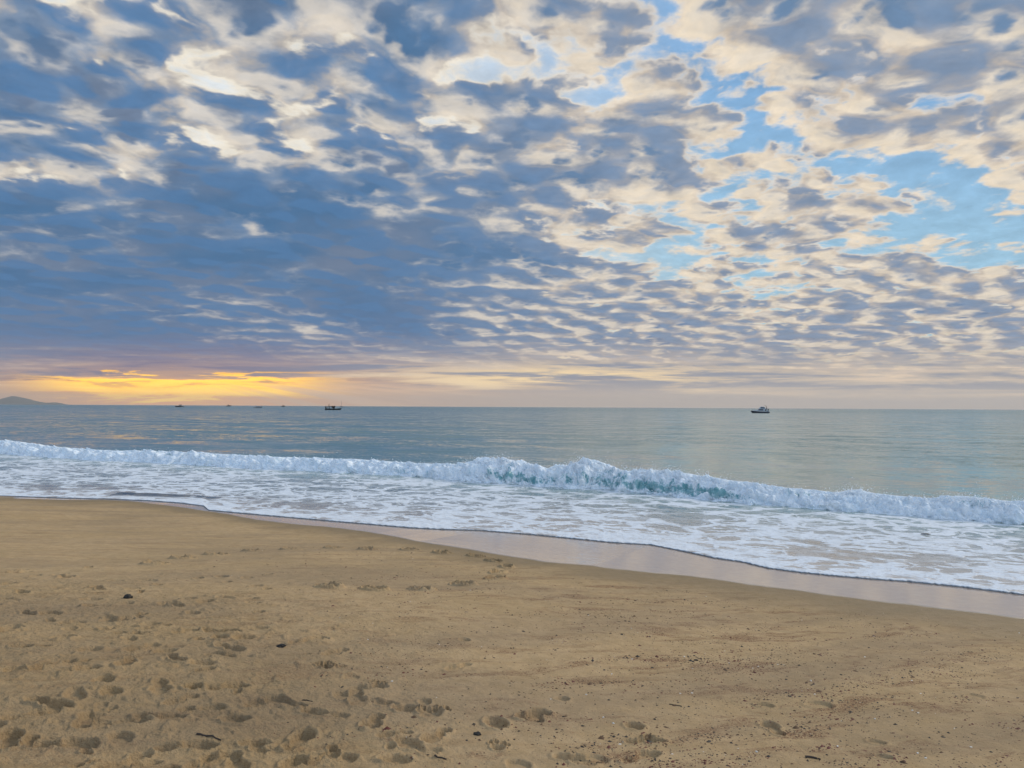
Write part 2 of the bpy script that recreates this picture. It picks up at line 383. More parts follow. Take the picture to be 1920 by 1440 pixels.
def sea_material():
    mt, n, o = material("sea water"); b = n.new('ShaderNodeBsdfPrincipled')
    geo_ = n.new('ShaderNodeNewGeometry'); pos = geo_.outputs['Position']
    rot = n.new('ShaderNodeVectorRotate', rotation_type='Z_AXIS'); n.put(rot.inputs['Vector'], pos); rot.inputs['Angle'].default_value = R(26.565)
    sx, sy, sz = n.sep(rot.outputs[0])                         # along the shore, out to sea
    edge = n.new('ShaderNodeAttribute', attribute_name='edge').outputs['Fac']
    toe = n.new('ShaderNodeAttribute', attribute_name='toe').outputs['Fac']
    bare = n.new('ShaderNodeAttribute', attribute_name='bare').outputs['Fac']
    P2d = n.xyz(n.m('MULTIPLY', sx, 0.75), sy, 0.0)
    wn = n.vm('SUBTRACT', n.noise(P2d, 0.9, 5, 0.6, color=True), (0.5, 0.5, 0.5))
    pw = n.vm('ADD', P2d, n.vm('SCALE', wn, scale=1.5))
    # lace of foam: walls between bubbles of open water at two sizes
    v1 = n.vor(pw, 0.95, feature='DISTANCE_TO_EDGE', dim='2D'); v2 = n.vor(pw, 2.3, feature='DISTANCE_TO_EDGE', dim='2D')
    f1 = n.noise(pw, 0.7, 7, 0.62)
    den_ = n.noise(P2d, 0.33, 4, 0.55)
    # share of foam: thick behind the edge, open in the middle
    cov = n.m('ADD', n.ss(edge, 3.0, 0.3, 0.0, 0.24), n.m('MULTIPLY_ADD', n.m('SUBTRACT', den_, 0.5), 1.35, -0.10))
    lace = n.m('MAXIMUM', n.ss(v1, 0.20, 0.05), n.m('MULTIPLY', n.ss(v2, 0.16, 0.05), 0.85))
    raw = n.m('ADD', n.m('ADD', n.m('MULTIPLY', lace, 0.42), n.m('MULTIPLY', n.m('SUBTRACT', f1, 0.5), 1.7)), cov)
    foam = n.ss(raw, 0.02, 0.24)
    thin = n.ss(raw, -0.42, 0.05, 0, 0.30)
    foam = n.m('MAXIMUM', foam, thin)
    mott = n.noise(pw, 9.0, 5, 0.7)
    foam = n.m('MULTIPLY', foam, n.ss(mott, 0.30, 0.55, 0.62, 1.0))
    inner = n.ss(toe, -0.6, 0.3)                               # landward of the breaker
    foam = n.m('MULTIPLY', n.m('MULTIPLY', foam, inner), n.m('SUBTRACT', 1.0, bare))
    deep = n.mix(n.ss(sy, 24, 300), (0.115, 0.205, 0.170, 1), (0.095, 0.185, 0.170, 1))
    shal = n.mix(n.ss(edge, 0.3, 7.0), (0.34, 0.26, 0.185, 1), (0.14, 0.165, 0.15, 1))
    wc = n.mix(n.ss(toe, 4.5, 0.0), shal, deep)
    wc = n.mix(bare, wc, (0.012, 0.022, 0.035, 1))  # near-black: the lip's shadow line put into the water colour, and the dark ripple
    fc = n.mix(n.noise(pw, 5.0, 5, 0.6), (0.71, 0.77, 0.82, 1), (0.85, 0.88, 0.91, 1))
    n.put(b.inputs['Base Color'], n.mix(foam, wc, fc))
    n.put(b.inputs['Roughness'], n.mix(foam, n.mix(n.ss(sy, 30, 900), (0.10,)*3 + (1,), (0.24,)*3 + (1,)), (0.8,)*3 + (1,)))
    n.put(b.inputs['IOR'], n.ss(foam, 0, 1, 2.25, 1.35))
    n.put(b.inputs['Specular IOR Level'], n.ss(foam, 0, 1, 0.5, 0.15))
    # wind ripple beyond the break, calmer in patches
    calm = n.ss(n.noise(n.xyz(n.m('MULTIPLY', sx, 0.012), n.m('MULTIPLY', sy, 0.05), 0.0), 1.0, 4, 0.6), 0.36, 0.62, 0.25, 1.0)
    q = n.xyz(n.m('MULTIPLY', sx, 0.55), sy, 0.0)
    def slope(sc, det, k):
        e_ = n.sep(n.vm('SUBTRACT', n.noise(q, sc, det, 0.55, color=True), (0.5, 0.5, 0.5)))
        return n.m('MULTIPLY', e_[0], k), n.m('MULTIPLY', e_[1], k*0.6)
    s1, s2, s3 = slope(0.22, 3, 0.45), slope(1.3, 4, 0.75), slope(6.0, 3, 0.8)
    amp_ = n.ss(toe, 0.0, -40.0, 0.25, 1.0)
    fd = n.m('MULTIPLY', n.m('ADD', s1[0], n.m('MULTIPLY', n.m('ADD', s2[0], s3[0]), calm)), amp_)
    fs = n.m('MULTIPLY', n.m('ADD', s1[1], n.m('MULTIPLY', n.m('ADD', s2[1], s3[1]), calm)), amp_)
    wn_ = n.vm('NORMALIZE', n.vm('ADD', n.vm('ADD', n.vm('SCALE', (ED[0], ED[1], 0), scale=n.m('SUBTRACT', fd, n.m('MULTIPLY', amp_, 0.10))), n.vm('SCALE', (ES[0], ES[1], 0), scale=fs)), (0, 0, 1)))
    near = n.m('ADD', n.m('MULTIPLY', n.noise(q, 2.2, 4, 0.5), 0.016), n.m('MULTIPLY', foam, 0.012))
    near = n.m('ADD', near, n.m('MULTIPLY', n.m('MULTIPLY', foam, n.noise(pos, 26.0, 4, 0.65)), 0.012))
    bp = n.new('ShaderNodeBump'); bp.inputs['Strength'].default_value = 1.0; bp.inputs['Distance'].default_value = 1.0
    n.put(bp.inputs['Height'], near)
    mx = n.new('ShaderNodeMix', data_type='VECTOR'); n.put(mx.inputs[0], n.ss(toe, 0.5, -2.0)); n.put(mx.inputs[4], bp.outputs[0]); n.put(mx.inputs[5], wn_)
    n.l.new(mx.outputs[1], b.inputs['Normal'])
    n.l.new(b.outputs[0], o.inputs[0]); return mt

def foam_material():
    mt, n, o = material("breaking foam and water")
    pos = n.new('ShaderNodeNewGeometry').outputs['Position']
    fa = n.new('ShaderNodeAttribute', attribute_name='foam').outputs['Fac']
    b = n.new('ShaderNodeBsdfPrincipled'); g = n.new('ShaderNodeBsdfPrincipled'); tr = n.new('ShaderNodeBsdfTranslucent')
    stp = n.vm('MULTIPLY', pos, (1.0, 1.0, 0.55)); st = n.noise(stp, 4.0, 7, 0.66, dist=0.5); st2 = n.noise(stp, 16.0, 5, 0.68)
    f = n.ss(n.m('ADD', fa, n.m('ADD', n.m('MULTIPLY', n.m('SUBTRACT', st, 0.5), 2.1), n.m('MULTIPLY', n.m('SUBTRACT', st2, 0.5), 1.5))), 0.18, 0.60)
    n.put(b.inputs['Base Color'], n.mix(n.ss(st, 0.35, 0.65), (0.78, 0.88, 0.95, 1), (0.92, 0.96, 0.98, 1)))
    b.inputs['Roughness'].default_value = 0.85; b.inputs['Specular IOR Level'].default_value = 0.2
    n.put(g.inputs['Base Color'], n.mix(n.ss(st, .35, .65), (0.19, 0.44, 0.48, 1), (0.48, 0.72, 0.75, 1))); g.inputs['Roughness'].default_value = 0.12; g.inputs['IOR'].default_value = 1.333
    n.put(tr.inputs['Color'], (0.25, 0.62, 0.62, 1))
    m1 = n.new('ShaderNodeMixShader'); m1.inputs[0].default_value = 0.15; n.l.new(g.outputs[0], m1.inputs[1]); n.l.new(tr.outputs[0], m1.inputs[2])
    m2 = n.new('ShaderNodeMixShader'); n.put(m2.inputs[0], f); n.l.new(m1.outputs[0], m2.inputs[1]); n.l.new(b.outputs[0], m2.inputs[2])
    bp = n.new('ShaderNodeBump'); bp.inputs['Strength'].default_value = 1.0; bp.inputs['Distance'].default_value = 1.0
    n.put(bp.inputs['Height'], n.m('ADD', n.m('MULTIPLY', st2, 0.010), n.m('MULTIPLY', st, 0.085)))
    n.l.new(bp.outputs[0], b.inputs['Normal']); n.l.new(bp.outputs[0], g.inputs['Normal'])
    n.l.new(m2.outputs[0], o.inputs[0]); return mt

# ------------------------------------------------------------------ sand: one sheet from underfoot to far offshore
a_in = np.linspace(-43, 43, 1400); a_out = np.linspace(43, 317, 150)[1:-1]
th = np.radians(np.concatenate([a_in, a_out]))
rr = np.concatenate([[0.05, 0.5, 1.0, 1.6, 2.2], np.exp(np.linspace(np.log(2.7), np.log(28), 1200)), 28*np.exp(np.linspace(0, np.log(800), 40))[1:]])
TH, RR = np.meshgrid(th, rr); X = RR*np.sin(TH); Y = RR*np.cos(TH)
Z = z_beach(X, Y)
S_ = X*ES[0] + Y*ES[1]; Dp = d_water(S_) - (X*ED[0] + Y*ED[1])
rw = np.interp(np.where(TH > np.pi, TH - 2*np.pi, TH), wet_th, wet_r)
land = (Dp > 0)
off = rw - RR                                                   # >0: landward of the glazed band
offn = off + 0.10*fbm(P1, X*1.1, Y*1.1, octv=3)
wet = np.where(Dp < 0.0, 1.0, sstep(0.10, -0.06, offn))
damp = np.where(Dp < 0, 1.0, sstep(2.6, 0.0, off + 0.7*fbm(P2, X*.8, Y*.8, octv=3)))
rough_zone = sstep(0.4, 2.2, off)
# firm sand: broad swales and drainage lines; soft trodden sand towards the lower left
u_l = np.degrees(np.where(TH > np.pi, TH - 2*np.pi, TH))
trod = np.clip(sstep(6, -20, u_l + (RR - 5.0)*1.5 - 4*fbm(P3, X*.5, Y*.5, octv=3))*sstep(13.5, 7.5, RR + 1.5*fbm(P2, X*.4 + 9, Y*.4, octv=2)), 0, 1)
Zd = rough_zone*(0.018*fbm(P1, X*.7, Y*.7, octv=3) + 0.007*fbm(P3, X*4.5, Y*4.5, octv=3))
lumps = fbm(P2, X*3.2, Y*3.2, octv=5, gain=0.6)
Zd = Zd + trod*(0.014*lumps + 0.026*np.maximum(0, fbm(P4, X*6.5, Y*6.5, octv=4, gain=.6) - .15))
sand_flat = (Z.copy(), Zd)
rs = random.Random(7)
flat_x, flat_y, flat_z = X.ravel(), Y.ravel(), Zd.ravel().copy()
# vertices near enough to be worth stamping
near_idx = np.nonzero((RR.ravel() < 26) & (np.abs(np.where(TH > np.pi, TH - 2*np.pi, TH).ravel()) < R(43)))[0]
nx, ny = flat_x[near_idx], flat_y[near_idx]; nz = flat_z[near_idx]
def stamp(cx, cy, parts, ang, rimk=0.5):
    """parts: (along, across, half-length, half-width, depth)"""
    global nz
    k = np.nonzero((np.abs(nx - cx) < 0.42) & (np.abs(ny - cy) < 0.42))[0]
    if len(k) == 0: return
    ca, sa = math.cos(ang), math.sin(ang)
    lx = (nx[k] - cx)*ca + (ny[k] - cy)*sa; ly = -(nx[k] - cx)*sa + (ny[k] - cy)*ca
    wob = 0.15*fbm(P4, (lx + cx*3)*14, (ly + cy*3)*14, octv=4, gain=.6)
    dz = np.zeros(len(k)); rim = np.zeros(len(k))
    for al, ac, hl, hw, dep in parts:
        q = np.hypot((lx - al)/hl, (ly - ac)/hw) + wob
        dz = np.minimum(dz, -dep*sstep(1.06, 0.86, q)*(0.85 + 0.3*(lx - al)/hl*0.5))
        rim = np.maximum(rim, rimk*dep*np.exp(-((q - 1.26)/0.20)**2))
    old = nz[k]; press = np.clip(-dz/0.012, 0, 1)
    nz[k] = old*(1 - 0.8*press) + dz + rim*(1 - press)*(0.6 + 3.0*wob)
def foot(cx, cy, ang, k=1.0, dep=0.028):
    stamp(cx, cy, [(-0.085*k, 0, 0.052*k, 0.040*k, dep), (0.055*k, 0.004, 0.082*k, 0.054*k, dep*1.05), (-0.02*k, 0.0, 0.06*k, 0.030*k, dep*0.6)], ang)
def heel(cx, cy, ang, k=1.0, dep=0.035):
    stamp(cx, cy, [(0, 0, 0.075*k, 0.060*k, dep)], ang)
def paw(cx, cy, ang, k=1.0):
    p_ = [(-0.02*k, 0, 0.026*k, 0.030*k, 0.036)]
    for aa in (-1.05, -0.38, 0.38, 1.05): p_.append((0.036*k*math.cos(aa), 0.042*k*math.sin(aa), 0.018*k, 0.013*k, 0.034))
    stamp(cx, cy, p_, ang)
foot_px = [(362,1290),(350,1405),(225,1355),(226,1383),(536,1318),(560,1390),(740,1425),(120,1400),(150,1258),(210,1300),(290,1178),(380,1330),(480,1320),(690,1290),(670,1310),(760,1330),(700,1355),(1000,1345),(310,1220),(265,1215),(330,1235),(120,1195),(205,1160),(250,1155),(380,1245),(165,1350),(300,1345),(480,1395),(60,1345),(50,1150),(95,1150),(40,1110),(185,1103),(250,1105),(35,1070),(65,1080),(110,1078),(630,1222),(820,1380),(930,1360),(780,1400),(860,1250),(1190,1365),(1210,1392),(1200,1420),(1090,1430),(1450,1365),(575,1200),(600,1195),(425,1290),(140,1300),(30,1260),(60,1215),(415,1185),(340,1185),(240,1240),(20,1390),(440,1350),(300,1290),(610,1340),(640,1420),(230,1435),(90,1320),(400,1430),(540,1440),(430,1215),(170,1220),(100,1250)]
for i, (px, py) in enumerate(foot_px):
    g = hit_sand(px, py); a_ = rs.uniform(0, 2*math.pi)
    (foot if i % 3 else heel)(g[0], g[1], a_, rs.uniform(1.0, 1.25), rs.uniform(.026, .044))
for (px, py, a_) in [(290,1058,.3),(343,1048,.3),(405,1040,.2),(475,1033,.2),(545,1030,.1),(625,1027,0),(690,1030,0),(768,1031,-.1),(828,1037,-.3),(892,1043,-.4),(925,1052,-.8),(950,1063,-1.6),(935,1074,-2.2),(930,1085,-2.5),(870,1096,3.0),(793,1105,2.9),(705,1106,2.9),(620,1102,2.9)]:
    g = hit_sand(px, py); stamp(g[0], g[1], [(0, 0, 0.13, 0.09, 0.07), (0.12, 0.01, 0.06, 0.07, 0.04)], a_, 1.0)
for (px, py, a_) in [(605,1248,1.7),(935,1402,1.5),(825,1335,1.2),(795,1335,1.4),(710,1283,1.6),(615,1250,1.7),(1215,1389,.4)]:
    g = hit_sand(px, py); paw(g[0], g[1], a_, 1.35)
for _ in range(46):
    px, py = rs.uniform(-20, 520), rs.uniform(1062, 1200)
    g = hit_sand(px, py); heel(g[0], g[1], rs.uniform(0, 6.28), rs.uniform(.8, 1.4), rs.uniform(.02, .04))
for _ in range(75):                                            # the trodden corner
    px, py = rs.uniform(-60, 900), rs.uniform(1090, 1450)
    if (px > 420 and rs.random() < (px - 420)/560) or (py < 1180 and px > 420): continue
    g = hit_sand(px, py); a_ = rs.uniform(0, 6.28)
    (heel if rs.random() < .5 else foot)(g[0], g[1], a_, rs.uniform(.4, 1.0), rs.uniform(.012, .032))
for _ in range(14):
    px, py = rs.uniform(560, 1900), rs.uniform(1290, 1445)
    g = hit_sand(px, py); heel(g[0], g[1], rs.uniform(0, 6.28), rs.uniform(.7, 1.4), rs.uniform(.012, .028))
flat_z[near_idx] = nz
Zf = Z + flat_z.reshape(Z.shape)*np.where(Dp < 0.3, 0.0, 1.0)
M_sand = sand_material()
sand = mesh_np('beach_sand', np.stack([X, Y, Zf], -1).reshape(-1, 3), grid_faces(len(rr), len(th), True)[:, ::-1], M_sand, attrs={'wet': wet, 'damp': damp, 'trod': trod})
tag(sand, kind='structure')
def z_at(x, y):
    """height of the sculpted sand at a point in view"""
    r_ = math.hypot(x, y); a_ = math.degrees(math.atan2(x, y))
    j = int(np.clip(round((a_ + 43)/86*1399), 0, 1399)); i = int(np.argmin(np.abs(rr - r_)))
    return float(Zf[i, j])

# ------------------------------------------------------------------ breaker curves
toe_px = [(0,850),(150,862),(300,868),(480,880),(620,885),(760,893),(900,905),(1000,912),(1100,917),(1200,925),(1300,935),(1400,945),(1500,953),(1620,963),(1740,972),(1830,979),(1920,986)]
top_px = [(0,824),(60,834),(150,841),(300,843),(420,849),(560,855),(640,859),(760,868),(830,869),(880,860),(920,859),(960,866),(1000,876),(1040,872),(1080,861),(1110,866),(1150,881),(1200,878),(1260,884),(1330,894),(1400,903),(1450,911),(1500,915),(1560,921),(1600,915),(1640,923),(1700,929),(1760,933),(1810,928),(1860,933),(1920,939)]
pxs = np.linspace(-500, 2500, 2100)
ty = np.interp(pxs, *zip(*toe_px)); ty = np.where(pxs < 0, 850 + pxs*0.075, np.where(pxs > 1920, 986 + (pxs - 1920)*0.075, ty))
py_ = np.interp(pxs, *zip(*top_px)); py_ = np.where(pxs < 0, 824 + pxs*0.055, np.where(pxs > 1920, 939 + (pxs - 1920)*0.065, py_))
ty += 2.2*P1(pxs/55.0, pxs*0) + 1.0*P2(pxs/18.0, pxs*0)
toe = np.array([on_plane(a, b_, 0.0) for a, b_ in zip(pxs, ty)])
crest_xy = toe + ED*1.15
tan_dep = np.array([-(lambda v: v[2]/math.hypot(v[0], v[1]))(ray(a, b_)) for a, b_ in zip(pxs, py_)])
Hc = CAM_H - tan_dep*np.hypot(crest_xy[:, 0], crest_xy[:, 1]); Hc = np.clip(Hc, 0.35, 1.6)
Hc *= np.where(pxs < 520, 0.86, 1.0 - 0.14*np.clip((700 - pxs)/180, 0, 1)); ker = np.ones(9)/9; Hc = np.convolve(np.pad(Hc, 4, mode='edge'), ker, 'valid')
toe_s, toe_d = toe @ ES, toe @ ED
o2 = np.argsort(toe_s)
def d_toe(s): return np.interp(s, toe_s[o2], toe_d[o2])

# ------------------------------------------------------------------ sea: from the swash lip to the horizon
ang = np.radians(np.concatenate([np.linspace(-68, -44, 60), np.linspace(-44, 44, 1300)[1:], np.linspace(44, 112, 120)[1:]]))
offs = np.concatenate([[0, .006, .012, .02, .03, .045, .065, .09, .13, .18], np.linspace(.25, 14, 190), 14 + np.exp(np.linspace(np.log(.12), np.log(186), 300)), 200*np.exp(np.linspace(0, np.log(300), 60))[1:]])
A, O = np.meshgrid(ang, offs)
lipn = 0.05*P3(A*260, A*0) + .02*P2(A*900, A*0)
Rr = r_edge(A) + O + lipn*np.exp(-O/1.5)
X = Rr*np.sin(A); Y = Rr*np.cos(A); Ssea = X*ES[0] + Y*ES[1]; Dsea = X*ED[0] + Y*ED[1]
toe_dist = d_toe(Ssea) - Dsea                                    # >0 landward of the breaker's foot
zb = z_beach(X, Y)
lipw = 0.030 + 0.012*P1(A*140, A*0)
Zs = np.maximum(zb, -0.3)*0
Zs = (Z_EDGE + 0.0)*np.exp(-O/5.5) + (0.030 + (lipw - 0.030)*np.exp(-O/.35))*(1 - np.exp(-O/0.014))*np.exp(-O/7.0) - 0.008*np.exp(-O/0.01)
Zs += np.where(O > 0.2, 1, O/0.2)*0.014*fbm(P4, Ssea*.8, Dsea*1.6, octv=3)*np.exp(-O/60)
Zs += sstep(-1, -6, toe_dist)*(0.05*fbm(P2, Ssea*.12, Dsea*.3, octv=3)*np.exp(-O/150))
# a dark little backwash ripple near the left end of the water's edge
bare = np.exp(-((O - 0.01)/0.012)**2)*0 + sstep(0.020, 0.008, O)
rp0, rp1 = on_plane(228, 927, .08), on_plane(398, 931, .08)
tt = np.clip(((X - rp0[0])*(rp1 - rp0)[0] + (Y - rp0[1])*(rp1 - rp0)[1])/np.sum((rp1 - rp0)**2), 0, 1)
dist = np.hypot(X - (rp0[0] + tt*(rp1 - rp0)[0]), Y - (rp0[1] + tt*(rp1 - rp0)[1])) + .10*P1(X*2.5, Y*2.5)
taper = 1 - 0.75*tt
Zs += 0.10*taper*np.exp(-(dist/0.22)**2)
bare = np.maximum(bare, sstep(0.5, 0.2, dist)*(0.95 - .5*sstep(0.15, 0.5, P2(X*3, Y*3))))
M_sea = sea_material()
sea = mesh_np('sea', np.stack([X, Y, Zs], -1).reshape(-1, 3), grid_faces(len(offs), len(ang))[:, ::-1], M_sea, attrs={'edge': O, 'toe': toe_dist, 'bare': bare})
tag(sea, kind='structure')

# ------------------------------------------------------------------ the breaking wave
prof = np.array([(-0.35, -0.06), (0.0, 0.03), (0.10, 0.22), (0.22, 0.42), (0.38, 0.62), (0.60, 0.82), (0.90, 0.97), (1.15, 1.0), (1.5, 0.93), (2.1, 0.70), (3.0, 0.40), (4.5, 0.14), (6.5, -0.02), (8.0, -0.08)])
pt = np.concatenate([[0], np.cumsum(np.hypot(*np.diff(prof, axis=0).T))]); NV = 190
tv = np.concatenate([np.linspace(0, 2.3, 150), np.linspace(2.3, pt[-1], NV - 149)[1:]])
pn = np.interp(tv, pt, prof[:, 0]); ph = np.interp(tv, pt, prof[:, 1])
for _ in range(3): pn[1:-1] = (pn[:-2] + 2*pn[1:-1] + pn[2:])/4; ph[1:-1] = (ph[:-2] + 2*ph[1:-1] + ph[2:])/4
pnn, HH = np.meshgrid(pn, Hc, indexing='ij'); phh = np.repeat(ph[:, None], len(pxs), 1)
PX = np.repeat(pxs[None, :], NV, 0); SX = np.repeat(toe_s[None, :], NV, 0)
scale_n = 0.55 + 0.45*HH
lean = 0.16*fbm(P2, SX*.7, SX*0, octv=3)*sstep(0, .6, phh)
bx = toe[None, :, 0] + (pnn*scale_n + lean)*ED[0]; by = toe[None, :, 1] + (pnn*scale_n + lean)*ED[1]; bz = phh*HH
face = sstep(1.5, 0.9, pnn)*sstep(-0.2, 0.05, pnn)
# tumbling foam lumps
lump = fbm(P1, bx*1.7, by*1.7, bz*2.2, octv=3, gain=.45, ridge=True)
lump2 = fbm(P3, bx*5.5, by*5.5, bz*6.5, octv=4, gain=.6, ridge=True)
nrm_d = -np.clip(np.gradient(phh, axis=0)*40, -.1, 1)*0.9
disp = (0.23*lump + 0.045*lump2)*face*(0.55 + .5*HH)
bx += disp*ED[0]*-1*0.8; by += disp*ED[1]*-1*0.8; bz += np.maximum(disp*0.75, -bz*.5)
crest_n = np.maximum(0, fbm(P4, SX*2.2, bz*1.5 + 5, pnn*2, octv=5, gain=.62))
bz += 0.12*crest_n*sstep(0.55, 0.95, phh)*sstep(1.7, 1.1, pnn)*(0.35 + .65*sstep(800, 900, PX)*sstep(1400, 1150, PX) + 0.0*PX)
# share of foam: open green water shows on the steep middle stretch
green = np.exp(-((PX - 1190)/150.0)**2) + 0.9*np.exp(-((PX - 960)/75.0)**2) + 0.75*np.exp(-((PX - 1330)/70)**2) + .45*np.exp(-((PX - 740)/60)**2)
green = np.clip(green, 0, 1)*np.exp(-((phh - 0.40)/0.30)**2)*sstep(1.1, .8, pnn)
green2 = (np.exp(-((PX - 1500)/40.0)**2) + np.exp(-((PX - 1840)/60.0)**2) + .8*np.exp(-((PX - 1140)/25)**2) + .7*np.exp(-((PX - 290)/60)**2) + .6*sstep(.1, .5, P3(SX*.55, SX*0 + 3)))*np.exp(-((phh - 0.84)/0.13)**2)
fo = 1.0 - 0.86*green - 0.55*np.clip(green2, 0, 1)
fo = np.where(pnn > 1.35, fo*sstep(2.4, 1.4, pnn), fo)
M_foam = foam_material()
wave = mesh_np('breaking_wave', np.stack([bx, by, bz], -1).reshape(-1, 3), grid_faces(NV, len(pxs))[:, ::-1], M_foam, attrs={'foam': fo})
tag(wave, kind='structure')

# spray: droplets and clots thrown off crest and face
rg = np.random.RandomState(5)
OCT_V = np.array([(1, 0, 0), (-1, 0, 0), (0, 1, 0), (0, -1, 0), (0, 0, 1), (0, 0, -1)], float)
OCT_F = np.array([(0, 2, 4), (2, 1, 4), (1, 3, 4), (3, 0, 4), (2, 0, 5), (1, 2, 5), (3, 1, 5), (0, 3, 5)])
wgt = (np.ones(len(pxs))*0.30 + 1.0*np.exp(-((pxs - 905)/55)**2) + 1.2*np.exp(-((pxs - 1080)/55)**2) + .6*np.exp(-((pxs - 1230)/90)**2) + .5*np.exp(-((pxs - 1600)/40)**2) + .5*np.exp(-((pxs - 1800)/50)**2))
wgt *= (0.4 + 1.2*np.clip(P2(pxs/22., pxs*0 + 2) + .3, 0, 1)); wgt[(pxs < -60) | (pxs > 1990)] *= 0.3
wgt /= wgt.sum()
ns = 17000
ci = rg.choice(len(pxs), ns, p=wgt); vi = rg.randint(10, 128, ns)
kind_c = rg.rand(ns) < 0.62; vi[kind_c] = rg.randint(78, 122, kind_c.sum())
base = np.stack([bx[vi, ci], by[vi, ci], bz[vi, ci]], 1)
thr = rg.exponential(1.0, ns)*(0.035 + 0.06*np.clip(wgt[ci]*len(pxs) - .3, 0, 2.0))
jit = rg.normal(size=(ns, 3))*np.array([.08, .04, .02])
base += jit + np.stack([-ED[0]*thr*.35, -ED[1]*thr*.35, thr*np.where(kind_c, 1.0, .25)], 1)
rad = rg.uniform(.004, .013, ns)*(1 + 1.2*(rg.rand(ns) < .08))/(1 + thr*2.0)
sv = base[:, None, :] + OCT_V[None]*rad[:, None, None]*(0.7 + .6*rg.rand(ns, 6, 1))
sf = (np.arange(ns)[:, None, None]*6 + OCT_F[None]).reshape(-1, 3)
M_spray = plain('spray foam', (0.92, 0.95, 0.97), 0.8, 0.2, var=.03)
spray = mesh_np('sea_spray', sv.reshape(-1, 3), sf, M_spray, smooth=False)
tag(spray, 'fine white droplets thrown up along the crest of the breaking wave', 'spray', kind='stuff')

# ------------------------------------------------------------------ scraps washed up on the sand
def scatter():
    r_ = np.random.RandomState(12); V_, F_, K_ = [], [], []
    n = 190000
    R_ = 3.0*np.exp(r_.rand(n)*np.log(15/3.0)); T_ = np.radians(r_.uniform(-34, 38, n))
    x, y = R_*np.sin(T_), R_*np.cos(T_)
    c24, s24 = math.cos(R(-22)), math.sin(R(-22))
    a, b_ = x*c24 - y*s24, x*s24 + y*c24
    field = fbm(P3, a*.55, b_*2.1, octv=4, gain=.6); clump = fbm(P4, a*1.4 + 4, b_*3.6, octv=3, gain=.6)
    wx = np.interp(T_, wet_th, wet_r)
    zone = sstep(-20, 4, np.degrees(T_) + 1.2*(R_ - 4))*sstep(0.5, 3.0, wx - R_)*(0.45 + .55*sstep(-4, 16, np.degrees(T_) - (R_ - 4)*0.6))
    p = zone*np.clip(0.12 + 1.3*np.clip(field, 0, 1)**1.3 + 5.0*np.clip(clump - .25, 0, 1)*np.clip(field + .35, 0, 1), 0, 1)
    p *= np.clip((R_/6.0)**1.0, 0.3, 1.2)
    keep = r_.rand(n) < p; x, y, clump, R_ = x[keep], y[keep], clump[keep], R_[keep]
    for i in range(len(x)):
        L = min(.016, .0055*math.exp(r_.normal()*.42))*(1 + .8*(r_.rand() < .06)); W_ = L*r_.uniform(.3, .75); h_ = L*r_.uniform(.2, .5)
        an = r_.uniform(0, 6.28) if r_.rand() < .45 else R(20) + r_.normal()*.5
        ca, sa = math.cos(an), math.sin(an); z0 = z_at(x[i], y[i]) - .0008
        pts = [(-L, 0, 0), (-.3*L, W_, .1*h_), (.6*L, .8*W_, 0), (L, -.1*W_, .3*h_), (.3*L, -W_, 0), (-.5*L, -.8*W_, .1*h_), (.05*L*r_.uniform(-3, 3), 0, h_*1.6)]
        k = len(V_)
        for u, v, q in pts: V_.append((x[i] + u*ca - v*sa, y[i] + u*sa + v*ca, z0 + q))
        for j in range(6): F_.append((k + (j + 1) % 6, k + j, k + 6)[::-1])
        kk = 0 if r_.rand() < .62 else 1
        if clump[i] > .22 and r_.rand() < .6: kk = 2
        if clump[i] > .10 and r_.rand() < .25: kk = 2
        if r_.rand() < .012: kk = 3
        K_ += [kk]*6
    return np.array(V_), np.array(F_), K_
V_, F_, K_ = scatter()
M_grit = [plain('dark weed scrap', (0.035, 0.026, 0.018), .7), plain('brown husk', (0.12, 0.065, 0.03), .8), plain('red weed scrap', (0.13, 0.035, 0.022), .75), plain('pale shell grit', (0.7, 0.66, 0.58), .5)]
grit = mesh_np('seaweed_scraps', V_, F_, M_grit, smooth=False)
grit.data.polygons.foreach_set('material_index', np.array(K_, np.int32)); grit.data.update()
tag(grit, 'tiny dark and reddish scraps of weed and husk strewn in streaks over the sand', 'debris', kind='stuff')

